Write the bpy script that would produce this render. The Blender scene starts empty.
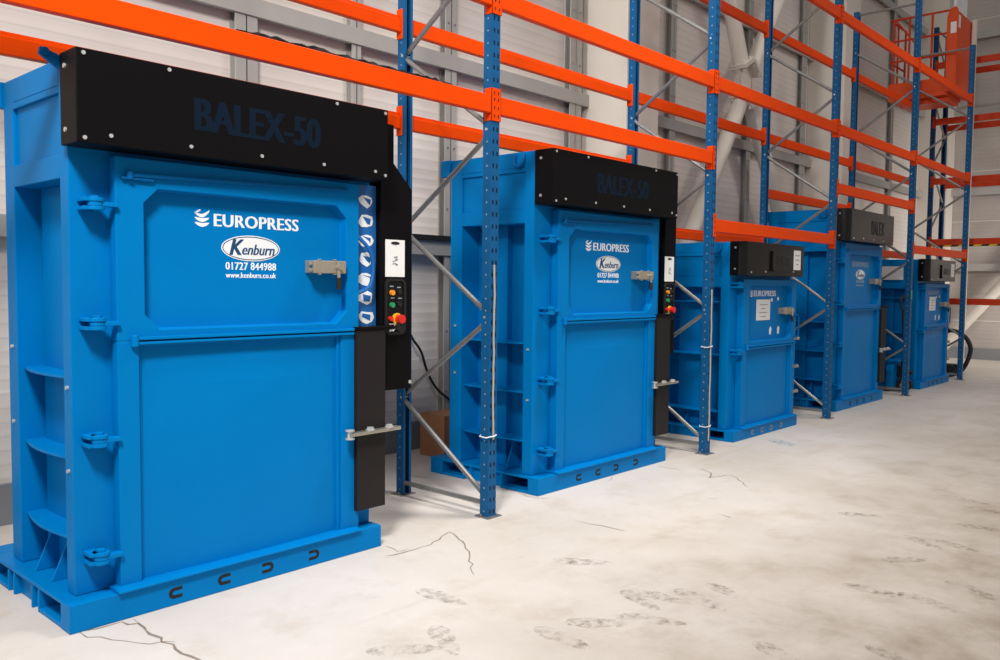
import bpy, bmesh, math, random
from mathutils import Vector, Matrix
random.seed(7)
S = bpy.context.scene
COL = S.collection
PI = math.pi

# ------------------------------------------------------------------ materials
def lin(c):
    c = c/255.0
    return c/12.92 if c <= 0.04045 else ((c+0.055)/1.055)**2.4
def rgb(r, g, b): return (lin(r), lin(g), lin(b), 1)
def mat(name, col, rough=0.5, metal=0.0, var=0.0, vscale=6.0, bump=0.0, bscale=60.0, spec=0.5, coat=0.0):
    m = bpy.data.materials.new(name); m.use_nodes = True
    nt = m.node_tree; N = nt.nodes; L = nt.links
    b = N['Principled BSDF']
    b.inputs['Base Color'].default_value = col
    b.inputs['Roughness'].default_value = rough
    b.inputs['Metallic'].default_value = metal
    b.inputs['Specular IOR Level'].default_value = spec
    b.inputs['Coat Weight'].default_value = coat
    tc = N.new('ShaderNodeTexCoord')
    if var:
        n = N.new('ShaderNodeTexNoise'); n.inputs['Scale'].default_value = vscale; n.inputs['Detail'].default_value = 5
        L.new(tc.outputs['Object'], n.inputs['Vector'])
        mx = N.new('ShaderNodeMix'); mx.data_type = 'RGBA'
        mx.inputs['A'].default_value = tuple(x*(1-var) for x in col[:3])+(1,)
        mx.inputs['B'].default_value = tuple(min(1, x*(1+var)) for x in col[:3])+(1,)
        L.new(n.outputs['Fac'], mx.inputs['Factor']); L.new(mx.outputs['Result'], b.inputs['Base Color'])
    if bump:
        n2 = N.new('ShaderNodeTexNoise'); n2.inputs['Scale'].default_value = bscale; n2.inputs['Detail'].default_value = 2
        L.new(tc.outputs['Object'], n2.inputs['Vector'])
        bp = N.new('ShaderNodeBump'); bp.inputs['Strength'].default_value = bump; bp.inputs['Distance'].default_value = 0.002
        L.new(n2.outputs['Fac'], bp.inputs['Height']); L.new(bp.outputs['Normal'], b.inputs['Normal'])
    return m
class NB:
    """small node-builder for math chains"""
    def __init__(s, m): s.nt = m.node_tree; s.N = s.nt.nodes; s.L = s.nt.links; s.b = s.N['Principled BSDF']
    def m(s, op, a, b=None, c=None):
        n = s.N.new('ShaderNodeMath'); n.operation = op
        for i, v in enumerate((a, b, c)):
            if v is None: continue
            if isinstance(v, (int, float)): n.inputs[i].default_value = v
            else: s.L.new(v, n.inputs[i])
        return n.outputs[0]
    def xyz(s, what='Object'):
        t = s.N.new('ShaderNodeTexCoord'); x = s.N.new('ShaderNodeSeparateXYZ'); s.L.new(t.outputs[what], x.inputs[0])
        return t.outputs[what], x.outputs[0], x.outputs[1], x.outputs[2]
    def noise(s, vec, scale, detail=4, rough=0.5):
        n = s.N.new('ShaderNodeTexNoise'); n.inputs['Scale'].default_value = scale; n.inputs['Detail'].default_value = detail
        n.inputs['Roughness'].default_value = rough; s.L.new(vec, n.inputs['Vector']); return n.outputs['Fac']
    def ramp(s, fac, lo, hi):
        n = s.N.new('ShaderNodeMapRange'); n.inputs['From Min'].default_value = lo; n.inputs['From Max'].default_value = hi
        s.L.new(fac, n.inputs['Value']); return n.outputs['Result']
    def mix(s, f, a, b):
        n = s.N.new('ShaderNodeMix'); n.data_type = 'RGBA'
        for k, v in (('Factor', f), ('A', a), ('B', b)):
            if isinstance(v, (tuple, float, int)): n.inputs[k].default_value = v
            else: s.L.new(v, n.inputs[k])
        return n.outputs['Result']
    def bump(s, h, strength, dist):
        n = s.N.new('ShaderNodeBump'); n.inputs['Strength'].default_value = strength; n.inputs['Distance'].default_value = dist
        s.L.new(h, n.inputs['Height']); s.L.new(n.outputs['Normal'], s.b.inputs['Normal'])

BLUE_C = rgb(0, 119, 190)
M_BLUE = mat('blue powder coat', BLUE_C, 0.38, var=0.05, vscale=3, bump=0.12, bscale=220, spec=0.06)
M_BLUE2 = mat('deeper blue powder coat', rgb(0, 96, 160), 0.4, var=0.06, vscale=3, bump=0.12, bscale=220, spec=0.1)
M_BLACK = mat('black powder coat', rgb(13, 11, 13), 0.45, var=0.15, vscale=5, bump=0.1, bscale=200, spec=0.10)
M_GLOSSBLACK = mat('glossy black sheet', rgb(20, 17, 18), 0.25, var=0.2, vscale=4, spec=0.3)
M_GREYBLACK = mat('dark grey guard coat', rgb(34, 31, 32), 0.5, var=0.1, vscale=5, bump=0.1, bscale=200, spec=0.2)
M_CUT = mat('dark blue cut lettering', rgb(8, 24, 42), 0.6, spec=.1)
M_DARK = mat('dark slot', rgb(12, 14, 20), 0.7)
M_STEEL = mat('bright zinc steel', rgb(190, 186, 176), 0.32, metal=0.85, var=0.12, vscale=30)
M_GALV = mat('galvanised steel', rgb(150, 150, 148), 0.42, metal=0.7, var=0.15, vscale=12)
M_LATCH = mat('brushed latch steel', rgb(172, 163, 148), 0.35, metal=0.45, var=0.15, vscale=40)
M_BOLT = mat('light bolt head', rgb(205, 205, 202), 0.35, metal=0.5)
M_WHITE = mat('white print', rgb(240, 243, 246), 0.5)
M_PAPER = mat('white paper', rgb(238, 237, 236), 0.65)
M_INK = mat('grey ink', rgb(90, 92, 100), 0.7)
M_NAVY = mat('navy ink', rgb(20, 66, 110), 0.6)
M_FADED = mat('faded print', rgb(150, 168, 184), 0.6)
M_BLUEPLATE = mat('blue sticker', rgb(20, 96, 168), 0.4)
M_ORANGE = mat('orange rack paint', rgb(236, 72, 0), 0.42, var=0.08, vscale=4, spec=0.1)
M_ORANGE2 = mat('red orange rack paint', rgb(204, 62, 26), 0.45, var=0.08, vscale=4, spec=.2)
M_LIFT = mat('orange lift paint', rgb(226, 76, 16), 0.42, var=0.06, vscale=3, spec=.3)
M_RED = mat('red button', rgb(214, 40, 34), 0.3)
M_YELLOW = mat('yellow ring', rgb(244, 190, 30), 0.4)
M_AMBER = mat('amber button', rgb(240, 150, 40), 0.3)
M_GREEN = mat('green button', rgb(40, 150, 90), 0.3)
M_RUBBER = mat('black rubber', rgb(20, 20, 21), 0.6)
M_CREAM = mat('cream column paint', rgb(222, 214, 203), 0.55, var=0.04, vscale=2)
M_POST = mat('grey rolled steel', rgb(172, 169, 165), 0.5, metal=0.0, var=0.1, vscale=5)
M_CARD = mat('brown cardboard', rgb(150, 104, 72), 0.8, var=0.1)
M_CABLE = mat('black cable sheath', rgb(18, 18, 18), 0.5)
M_GREYCABLE = mat('grey cable', rgb(170, 168, 160), 0.5)
M_HOSE = mat('blue hose', rgb(6, 96, 170), 0.4)

def upright_mat(name, col):
    m = mat(name, col, 0.42, spec=0.12); nb = NB(m)
    v, x, y, z = nb.xyz('Object')
    ax = nb.m('ABSOLUTE', x)
    col_ = nb.m('LESS_THAN', nb.m('ABSOLUTE', nb.m('SUBTRACT', ax, 0.017)), 0.0065)
    zm = nb.m('MODULO', z, 0.075)
    slot = nb.m('LESS_THAN', nb.m('ABSOLUTE', nb.m('SUBTRACT', zm, 0.0375)), 0.0135)
    front = nb.m('LESS_THAN', y, 0.0045)
    hole = nb.m('MULTIPLY', nb.m('MULTIPLY', col_, slot), front)
    side = nb.m('GREATER_THAN', ax, 0.0355)
    sy = nb.m('LESS_THAN', nb.m('ABSOLUTE', nb.m('SUBTRACT', y, 0.035)), 0.0045)
    sz = nb.m('LESS_THAN', nb.m('ABSOLUTE', nb.m('SUBTRACT', zm, 0.0375)), 0.0045)
    dot = nb.m('MULTIPLY', nb.m('MULTIPLY', side, sy), sz)
    n = nb.noise(v, 9, 5)
    base = nb.mix(nb.ramp(n, 0.3, 0.75), col, tuple(c*1.25 for c in col[:3])+(1,))
    c1 = nb.mix(hole, base, rgb(16, 26, 46))
    c2 = nb.mix(dot, c1, rgb(150, 168, 186))
    nb.L.new(c2, nb.b.inputs['Base Color'])
    return m
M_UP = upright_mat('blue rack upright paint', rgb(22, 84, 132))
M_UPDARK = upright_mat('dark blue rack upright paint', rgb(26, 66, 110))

def wall_mat(name, ca, cb):
    m = mat(name, rgb(*ca), 0.6); nb = NB(m)
    v, x, y, z = nb.xyz('Object')
    s = nb.m('SINE', nb.m('MULTIPLY', z, 2*PI/0.085))
    groove = nb.ramp(s, 0.75, 1.0)
    n = nb.noise(v, 1.2, 5)
    base = nb.mix(nb.ramp(n, 0.35, 0.7), rgb(*ca), rgb(*cb))
    seam = nb.m('LESS_THAN', nb.m('MODULO', nb.m('ADD', z, 0.24), 1.04), 0.014)
    c = nb.mix(nb.m('MULTIPLY', groove, 0.16), base, rgb(140, 134, 130))
    c = nb.mix(nb.m('MULTIPLY', seam, 0.7), c, rgb(236, 232, 228))
    nb.L.new(c, nb.b.inputs['Base Color'])
    nb.bump(s, 0.10, 0.01)
    return m
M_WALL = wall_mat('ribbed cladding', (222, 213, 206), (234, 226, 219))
M_WALLEND = wall_mat('shade-darkened cladding', (176, 167, 162), (190, 181, 174))  # same cladding as the back wall, darkened to stand in for shade
M_BAND = mat('grey plinth', rgb(128, 130, 134), 0.6, var=0.08, vscale=2)

def floor_mat():
    m = mat('power floated concrete', rgb(220, 212, 200), 0.55, spec=0.35); nb = NB(m)
    v, x, y, z = nb.xyz('Object')
    n1 = nb.noise(v, 0.55, 5, 0.6); n2 = nb.noise(v, 2.6, 6, 0.65); n3 = nb.noise(v, 14, 4, 0.6)
    c = nb.mix(nb.ramp(n1, 0.35, 0.68), rgb(220, 213, 207), rgb(203, 194, 183))
    c = nb.mix(nb.m('MULTIPLY', nb.ramp(n2, 0.52, 0.78), 0.5), c, rgb(178, 162, 140))
    c = nb.mix(nb.m('MULTIPLY', nb.ramp(n3, 0.55, 0.85), 0.25), c, rgb(238, 234, 226))
    mp = nb.N.new('ShaderNodeMapping'); mp.inputs['Scale'].default_value = (0.35, 3.2, 1); mp.inputs['Rotation'].default_value = (0, 0, 0.15)
    nb.L.new(v, mp.inputs['Vector'])
    n4 = nb.noise(mp.outputs[0], 1.4, 5, 0.6)
    c = nb.mix(nb.m('MULTIPLY', nb.ramp(n4, 0.56, 0.8), 0.35), c, rgb(170, 152, 132))
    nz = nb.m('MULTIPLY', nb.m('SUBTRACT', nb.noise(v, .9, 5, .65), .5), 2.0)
    lane_dirt_shade = nb.m('MULTIPLY', nb.ramp(nb.m('ADD', y, nz), -.9, -3.1), nb.m('ADD', nb.m('MULTIPLY', nb.ramp(n2, .3, .7), .45), .55))
    c = nb.mix(nb.m('MULTIPLY', lane_dirt_shade, .95), c, rgb(118, 104, 84))  # aisle dirt mixed with painted light falloff, darker toward the camera side
    nb.L.new(c, nb.b.inputs['Base Color'])
    r = nb.ramp(n2, 0.2, 0.8)
    nb.L.new(nb.m('ADD', nb.m('MULTIPLY', r, 0.2), 0.42), nb.b.inputs['Roughness'])
    nb.bump(n3, 0.08, 0.004)
    return m
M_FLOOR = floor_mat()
M_CRACK = mat('crack in concrete', rgb(140, 127, 115), 0.9, var=0.3, vscale=8)
def scuff_mat(name, col, alpha):
    m = mat(name, col, 0.8); nb = NB(m)
    v, x, y, z = nb.xyz('Object')
    n = nb.noise(v, 26, 5, 0.7); n2 = nb.noise(v, 7, 3)
    a = nb.m('MULTIPLY', nb.m('MULTIPLY', nb.ramp(n, 0.42, 0.66), nb.ramp(n2, 0.32, 0.6)), alpha)
    nb.L.new(a, nb.b.inputs['Alpha'])
    return m
M_SCUFF = scuff_mat('dusty boot mark', rgb(120, 108, 94), 0.5)
M_SMEAR = scuff_mat('blue paint smear', rgb(120, 168, 205), 0.7)
def hazard_mat():
    m = mat('black and yellow hazard tape', rgb(230, 180, 40), 0.5); nb = NB(m)
    v, x, y, z = nb.xyz('Object')
    t = nb.m('MODULO', nb.m('ADD', nb.m('ADD', y, z), 50.0), 0.24)
    nb.L.new(nb.mix(nb.m('LESS_THAN', t, 0.12), rgb(226, 174, 40), rgb(22, 20, 18)), nb.b.inputs['Base Color'])
    return m
M_HAZ = hazard_mat()

# ------------------------------------------------------------------ mesh builder
class MB:
    def __init__(s): s.v = []; s.f = []
    def add(s, vs, fs):
        o = len(s.v); s.v += [tuple(a) for a in vs]; s.f += [tuple(o+i for i in f) for f in fs]; return s
    def box(s, x0, x1, y0, y1, z0, z1):
        return s.add([(x0,y0,z0),(x1,y0,z0),(x1,y1,z0),(x0,y1,z0),(x0,y0,z1),(x1,y0,z1),(x1,y1,z1),(x0,y1,z1)],
                     [(3,2,1,0),(4,5,6,7),(0,1,5,4),(1,2,6,5),(2,3,7,6),(3,0,4,7)])
    def prism(s, poly, ax, a, b):
        n = len(poly)
        def p(t, u): return {'y': (t[0], u, t[1]), 'z': (t[0], t[1], u), 'x': (u, t[0], t[1])}[ax]
        vs = [p(t, a) for t in poly]+[p(t, b) for t in poly]
        return s.add(vs, [tuple(range(n))[::-1], tuple(range(n, 2*n))]+[(i, (i+1) % n, n+(i+1) % n, n+i) for i in range(n)])
    def cyl(s, p0, p1, r, n=12, r1=None):
        p0 = Vector(p0); p1 = Vector(p1); d = (p1-p0).normalized(); r1 = r if r1 is None else r1
        a = d.orthogonal().normalized(); b = d.cross(a)
        vs = []
        for P, R in ((p0, r), (p1, r1)):
            for i in range(n):
                t = 2*PI*i/n; vs.append(P+a*R*math.cos(t)+b*R*math.sin(t))
        return s.add(vs, [tuple(range(n))[::-1], tuple(range(n, 2*n))]+[(i, (i+1) % n, n+(i+1) % n, n+i) for i in range(n)])
    def tube(s, pts, r, n=8, closed=False):
        pts = [Vector(p) for p in pts]; m = len(pts); rings = []; o = len(s.v); a = None
        for i, p in enumerate(pts):
            if closed: d = pts[(i+1) % m]-pts[i-1]
            else: d = pts[min(i+1, m-1)]-pts[max(i-1, 0)]
            d.normalize()
            a = d.orthogonal().normalized() if a is None else (a-d*a.dot(d)).normalized()
            b = d.cross(a)
            for k in range(n):
                t = 2*PI*k/n; s.v.append(tuple(p+a*r*math.cos(t)+b*r*math.sin(t)))
        for i in range(m if closed else m-1):
            j = (i+1) % m
            for k in range(n):
                s.f.append((o+i*n+k, o+i*n+(k+1) % n, o+j*n+(k+1) % n, o+j*n+k))
        if not closed: s.f += [tuple(o+k for k in range(n))[::-1], tuple(o+(m-1)*n+k for k in range(n))]
        return s
    def mesh(s, name):
        me = bpy.data.meshes.new(name); me.from_pydata(s.v, [], s.f)
        bm = bmesh.new(); bm.from_mesh(me); bmesh.ops.recalc_face_normals(bm, faces=bm.faces); bm.to_mesh(me); bm.free()
        return me
    def build(s, name, m, parent=None, bevel=0.0, seg=2, smooth=False):
        me = s.mesh(name); me.materials.append(m)
        if smooth: me.polygons.foreach_set('use_smooth', [True]*len(me.polygons))
        o = bpy.data.objects.new(name, me); COL.objects.link(o)
        if parent: o.parent = parent
        if bevel:
            b = o.modifiers.new('edge', 'BEVEL'); b.width = bevel; b.segments = seg; b.limit_method = 'ANGLE'; b.angle_limit = math.radians(40)
        if smooth: 
            try: me.set_sharp_from_angle(angle=math.radians(40))
            except Exception: pass
        return o
def smoothpath(pts, sub=6):
    P = [Vector(p) for p in pts]; out = []
    for i in range(len(P)-1):
        p0 = P[max(i-1, 0)]; p1 = P[i]; p2 = P[i+1]; p3 = P[min(i+2, len(P)-1)]
        for k in range(sub):
            t = k/sub
            out.append(0.5*((2*p1)+(p2-p0)*t+(2*p0-5*p1+4*p2-p3)*t*t+(3*p1-p0-3*p2+p3)*t**3))
    out.append(P[-1]); return out
def tag(o, label, cat, group=None, kind=None):
    o['label'] = label; o['category'] = cat
    if group: o['group'] = group
    o['kind'] = kind or 'thing'
    return o
def empty(name, loc, label=None, cat=None, group=None, rz=0):
    o = bpy.data.objects.new(name, None); COL.objects.link(o); o.location = loc; o.rotation_euler.z = rz; o.empty_display_size = 0.2
    if label: tag(o, label, cat, group)
    return o
def struct(o): o['kind'] = 'structure'; return o
def copy_tree(o, parent=None):
    c = o.copy(); COL.objects.link(c)
    if parent:
        c.parent = parent
    for ch in o.children: copy_tree(ch, c)
    return c

# flat printed text facing -y, fitted into a width/height box centred at (cx, cz) on plane y
def text(name, body, m, parent, cx, cz, w, h, y, bold=0.0, shear=0.0, th=0.0008, space=1.0):
    cu = bpy.data.curves.new('lettering', 'FONT'); cu.body = body; cu.size = 1.0; cu.shear = shear; cu.space_character = space; cu.resolution_u = 3
    t = bpy.data.objects.new('lettering', cu)
    me = bpy.data.meshes.new_from_object(t)
    bpy.data.objects.remove(t); bpy.data.curves.remove(cu)
    xs = [v.co.x for v in me.vertices]; ys = [v.co.y for v in me.vertices]
    x0, x1, y0, y1 = min(xs), max(xs), min(ys), max(ys)
    sx = w/(x1-x0); sy = h/(y1-y0)
    for v in me.vertices:
        v.co = Vector((cx+(v.co.x-(x0+x1)/2)*sx, y, cz+(v.co.y-(y0+y1)/2)*sy))
    if bold:
        bm = bmesh.new(); bm.from_mesh(me); src = bm.faces[:]
        for dx in (-1, 1):
            g = bmesh.ops.duplicate(bm, geom=src)
            bmesh.ops.translate(bm, verts=[e for e in g['geom'] if isinstance(e, bmesh.types.BMVert)], vec=(dx*bold*h, -.0002*dx, 0))
        bm.to_mesh(me); bm.free()
    # make sure it faces -y and give it a printed-film thickness
    bm = bmesh.new(); bm.from_mesh(me)
    for f in bm.faces:
        f.normal_update()
        if f.normal.y > 0: f.normal_flip()
    r = bmesh.ops.extrude_face_region(bm, geom=bm.faces[:])
    bmesh.ops.translate(bm, verts=[e for e in r['geom'] if isinstance(e, bmesh.types.BMVert)], vec=(0, -th, 0))
    bmesh.ops.recalc_face_normals(bm, faces=bm.faces); bm.to_mesh(me); bm.free()
    me.materials.clear(); me.materials.append(m); me.name = name
    o = bpy.data.objects.new(name, me); COL.objects.link(o); o.parent = parent
    return o
def ell(cx, cz, a, b, n=40): return [(cx+a*math.cos(2*PI*i/n), cz+b*math.sin(2*PI*i/n)) for i in range(n)]
def ring(mb, po, pi_, y0, y1):
    n = len(po)
    vs = [(p[0], y0, p[1]) for p in po]+[(p[0], y0, p[1]) for p in pi_]+[(p[0], y1, p[1]) for p in po]+[(p[0], y1, p[1]) for p in pi_]
    fs = []
    for i in range(n):
        j = (i+1) % n
        fs += [(i, j, n+j, n+i), (2*n+i, 3*n+i, 3*n+j, 2*n+j), (i, 2*n+i, 2*n+j, j), (n+i, n+j, 3*n+j, 3*n+i)]
    mb.add(vs, fs)
def euro_icon(mb, x0, z0, w, h, y):
    """three stacked crescents, the top one breaking upwards into a tick"""
    n = 14; X = lambda t: x0+w*t
    def lo(t, k): return z0+h*(.28*k)+h*.24*(1-math.sin(PI*t)**.8)
    for k in (0, 1):
        for i in range(n):
            a, b = i/n, (i+1)/n
            th = lambda t: h*.22*math.sin(PI*t)**.6
            mb.prism([(X(a), lo(a, k)), (X(b), lo(b, k)), (X(b), lo(b, k)+th(b)), (X(a), lo(a, k)+th(a))], 'y', y-0.001, y)
    for i in range(n):
        a, b = i/n, (i+1)/n
        f = lambda t: lo(t, 2)-h*.02+(h*.22*max(0, t-.5)**1.2)
        th = lambda t: h*.20*math.sin(PI*min(1, t*.85+.02))**.6
        mb.prism([(X(a), f(a)), (X(b), f(b)), (X(b), f(b)+th(b)), (X(a), f(a)+th(a))], 'y', y-0.001, y)
    mb.prism([(X(0), z0+h*.80), (X(.10), z0+h*.74), (X(.44), z0+h*.95), (X(.36), z0+h)], 'y', y-0.001, y)

# ------------------------------------------------------------------ baler
GB = 'blue waste balers in a row under the racking'
def screws(parent, pts, y, r=0.0085):
    for x, z in pts: k = MB(); k.cyl((x, y, z), (x, y-0.005, z), r, 10); k.build('cover_screw', M_BOLT, parent)
def make_baler(loc, label, W, H, small=False, cab=None, cover='square', xl=.037, yr=.93, lug=False, cut_marks=M_DARK, faded=False):
    D = 1.10
    root = empty('waste_baler', loc, label, 'baler', GB)
    zb = 0.122 if not small else 0.105
    # -- base frame with fork pockets
    b = MB()
    b.box(0, W, 0, .10, 0, zb)
    b.box(.03, W-.03, .36, .74, 0, zb-.018)
    for yy in (.35, .43, .66, .735): b.box(0, W, yy, yy+.014, 0, zb-.018)
    b.box(0, W, .97, D, 0, zb)
    b.box(.002, W-.002, .10, .97, zb-.017, zb-.001)
    b.box(.002, W-.002, .10, .35, 0, .02); b.box(.002, W-.002, .75, .97, 0, .02)
    base = b.build('base_frame', M_BLUE, root, .004)
    xs = [.27, .41, .56, .73]
    for x, sgn in zip([W*t for t in (.275, .42, .565, .73)], (1, 1, -1, -1)):
        k = MB(); s_ = .025; cz = zb*.47
        n = 8
        for i in range(n):
            t0 = PI/2+PI*i/n; t1 = PI/2+PI*(i+1)/n
            q = [(x+sgn*(-.006)+sgn*s_*math.cos(t0)*1.0, cz+s_*math.sin(t0)), (x+sgn*(-.006)+sgn*s_*math.cos(t1), cz+s_*math.sin(t1)),
                 (x+sgn*(-.006)+sgn*s_*.34*math.cos(t1), cz+s_*.34*math.sin(t1)), (x+sgn*(-.006)+sgn*s_*.34*math.cos(t0), cz+s_*.34*math.sin(t0))]
            k.prism(q, 'y', -.0012, 0)
        xa, xb = sorted((x-sgn*.006, x+sgn*.034))
        k.box(xa, xb, -.0012, 0, cz+s_*.40, cz+s_); k.box(xa, xb, -.0012, 0, cz-s_, cz-s_*.40)
        k.build('fork_mark', cut_marks, base)
    # -- body
    xr = W-.005 if not small else W-.03
    zt = H-.005
    zrail = (1.91, 2.01, 2.30) if not small else (1.47, 1.57, 1.80)
    b = MB()
    b.box(xl, xr, .10, .187, zb, zt)                                  # front frame plate
    b.box(xl, .22, yr-.12, yr, zb, zt); b.box(xr-.185, xr, yr-.12, yr, zb, zt)   # rear columns
    b.box(.22, xr-.185,   .187, yr-.01, zb, zt-.02)                        # chamber
    b.box(.165, .225, .46, .70, zb, zrail[0])                         # chamber stiffener
    for x0, x1, xi in ((xl, .22, xl+.016), (xr-.185, xr, xr-.016)):
        b.box(x0, x1, .187, yr-.12, zrail[0], zrail[1])
        b.box(x0, x1, .187, yr-.12, zrail[2], zt)
        b.box(min(xi, .21) if x0 == xl else x0, .22 if x0 == xl else xi, .187, yr-.12, zrail[1], zrail[2])
        b.box(x0, x1, .187, yr-.12, zrail[2]-.03, zrail[2])
    b.box(xl-.015, xr, yr, yr+(.10 if not lug else .035), zt-.12, zt+.004)                       # rear cap beam
    body = b.build('body', M_BLUE, root, .004)
    # lifting lug
    if lug:
        g = MB(); g.prism([(.125, zt-.075), (.125, zt-.035), (.03, zt+.005), (-.03, zt+.022), (-.035, zt-.008), (.06, zt-.07)], 'y', .115, .137)
        g.cyl((-.012, .108, zt+.004), (-.012, .144, zt+.004), .018, 10)
        g.build('lifting_lug', M_BLUE2, body, .003)
    else:
        g = MB(); g.tube([(xl-.006, .19, zt-.02), (xl-.02, .19, zt-.07), (xl-.022, .205, zt-.095), (xl-.022, .235, zt-.105), (xl-.022, .265, zt-.095), (xl-.02, .28, zt-.07), (xl-.006, .28, zt-.02)], .012, 8)
        g.build('lifting_ring', M_BLUE2, body, smooth=True)
    # side ribs
    for z in ((.36, .71, 1.06) if not small else (.27, .82, 1.33)):
        r = MB(); pl = [(.22, .187), (.22, yr-.12), (xl+.035, yr-.12)]
        for i in range(0, 9):
            t = i/8
            pl.append((xl+.027-.022*t-.030*math.sin(PI*t), (yr-.12)-(yr-.307)*t))
        r.prism(pl, 'z', z-.006, z+.006); r.build('side_rib', M_BLUE, root, .002)
    zg = .354 if not small else .264
    for yy in (.36, .56):
        r = MB(); r.prism([(.22, zb), (.06, zb), (.16, zg), (.22, zg)], 'y', yy, yy+.012); r.build('gusset', M_BLUE, root, .002)
    # little bolts on the columns
    if not small:
        for yy, z in ((yr-.06, 1.16), (yr-.06, .80), (.14, 1.02), (.14, .66)):
            k = MB(); k.cyl((xl, yy, z), (xl-.010, yy, z), .009, 8); k.build('column_bolt', M_BOLT, body)
    # -- doors
    if not small:
        X0, X1, Z0, Zm, Z1 = .228, 1.535, .133, 1.213, 2.012; rx = (.352, 1.452); rz = (1.264, 1.885)
    else:
        X0, X1, Z0, Zm, Z1 = .20, 1.435, .116, .885, 1.55; rx = (.335, 1.325); rz = (.94, 1.492)
    yf, yb = .033, .098
    yq = .088
    c = .065 if not small else .05
    def octo(i=0.0):
        a0, a1 = rx[0]+i, rx[1]-i; b0, b1 = rz[0]+i, rz[1]-i
        return [(a0+c, b1), (a1-c, b1), (a1, b1-c), (a1, b0+c), (a1-c, b0), (a0+c, b0), (a0, b0+c), (a0, b1-c)]
    d = MB(); po = octo()
    zl = Zm+.003
    out = [(X0, Z1), (X1, Z1), (X1, Z1), (X1, zl), (X1, zl), (X0, zl), (X0, zl), (X0, Z1)]
    out = [(po[0][0], Z1), (po[1][0], Z1), (X1, po[2][1]), (X1, po[3][1]), (po[4][0], zl), (po[5][0], zl), (X0, po[6][1]), (X0, po[7][1])]
    n = 8
    vs = [(p[0], yf, p[1]) for p in out]+[(p[0], yf, p[1]) for p in po]+[(p[0], yq, p[1]) for p in po]
    fs = [(i, (i+1) % n, n+(i+1) % n, n+i) for i in range(n)]+[(n+i, n+(i+1) % n, 2*n+(i+1) % n, 2*n+i) for i in range(n)]+[tuple(range(2*n, 3*n))]
    # corner triangles, rim and back
    cn = [(X1, yf, Z1), (X1, yf, zl), (X0, yf, zl), (X0, yf, Z1)]
    o = len(vs); vs += cn
    fs += [(1, 2, o), (3, 4, o+1), (5, 6, o+2), (7, 0, o+3)]
    bk = [(X1, yb, Z1), (X1, yb, zl), (X0, yb, zl), (X0, yb, Z1)]
    q = len(vs); vs += bk
    fs += [(o, 2, 3, o+1, q+1, q), (o+1, 4, 5, o+2, q+2, q+1), (o+2, 6, 7, o+3, q+3, q+2), (o+3, 0, 1, o, q, q+3), (q, q+1, q+2, q+3)]
    d.add(vs, fs)
    up = d.build('upper_door', M_BLUE, root, .004)
    # lower door: stiles, recess with an arched bulging panel, ledge below
    d = MB()
    s0, s1 = (.322, 1.418) if not small else (.305, 1.335)
    d.box(X0, s0, yf, yb, Z0, Zm-.003); d.box(s1, X1, yf, yb, Z0, Zm-.003)
    d.box(s0, s0+.02, yf+.022, yb, Z0, Zm-.003); d.box(X0+.002, s0-.002, yf+.0005, yb, Zm-.006, Zm+.004); d.box(s1-.02, s1, yf+.014, yb, Z0, Zm-.003)
    nx, nz = 16, 16; vs = []; fs = []
    zt2 = Zm-.012
    for j in range(nz+1):
        for i in range(nx+1):
            u = i/nx; w_ = j/nz
            bul = (.014*math.sin(PI*u))*min(1, (1-w_)*5)
            vs.append((s0+.02+(s1-s0-.04)*u, yf+.03-bul, Z0+(zt2-Z0)*w_))
    for j in range(nz):
        for i in range(nx):
            a = j*(nx+1)+i; fs.append((a, a+1, a+nx+2, a+nx+1))
    d.add(vs, fs)
    d.box(s0, s1, yf+.045, yb, Z0, Zm-.003)
    d.box(s0, s1, yf+.008, yf+.05, Zm-.022, Zm-.003)
    low = d.build('lower_door', M_BLUE, root, .003)
    led = MB(); led.prism([(-.02, Z0-.010), (.10, Z0-.010), (.10, Z0+.004), (.02, Z0+.008), (-.02, Z0)], 'x', X0-.03, X1-.02)
    led.build('door_ledge', M_BLUE, low, .003)
    # rods
    zr = Zm
    r = MB(); xa, xb = s0-.035, s1+.075
    r.box(xa, xb, yf-.02, yf-.001, zr+.006, zr+.020); r.box(xa+.02, xb, yf-.018, yf-.001, zr-.014, zr-.002)
    r.cyl((xa+.012, yf-.012, zr-.022), (xa+.012, yf-.012, zr+.028), .016, 12)
    r.build('flap_rod', M_BLUE, up, .002)
    zr = Z1-.062 if not small else Z1-.03
    if not small:
        r = MB(); r.prism([(rx[0]-.07, zr-.024), (rx[1]-.0, zr+.012), (rx[1]-.0, zr+.026), (rx[0]-.07, zr-.008)], 'y', yf-.02, yf-.001)
        r.cyl((rx[0]-.065, yf-.012, zr-.034), (rx[0]-.065, yf-.012, zr), .015, 12)
        r.box(rx[0]-.10, rx[0]+.04, yf-.016, yf-.001, zr-.036, zr-.024)
        r.build('hinge_rod', M_BLUE2, up, .002)
    # latch
    lx = rx[1]-.228 if not small else rx[1]-.22
    lz = 1.56 if not small else 1.23
    lw, lh = .205, .066
    la = MB(); la.box(lx, lx+lw, yf-.028, yq, lz-lh/2, lz+lh/2)
    la.box(lx-.022, lx, yf-.02, yf-.004, lz-lh*.38, lz-lh*.12); la.box(lx-.022, lx, yf-.02, yf-.004, lz+lh*.12, lz+lh*.38)
    for xx in (lx+.03, lx+lw*.62): la.box(xx, xx+.016, yf-.03, yf-.01, lz+lh/2, lz+lh/2+.008); la.box(xx, xx+.016, yf-.03, yf-.01, lz-lh/2-.008, lz-lh/2)
    lt = la.build('latch', M_LATCH, up, .004)
    ha = MB(); ha.cyl((lx+lw*.72, yf-.04, lz+.03), (lx+lw*.72, yf-.04, lz-.06), .009, 10); ha.cyl((lx+lw*.72, yf-.028, lz), (lx+lw*.72, yf-.055, lz), .014, 10)
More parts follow.
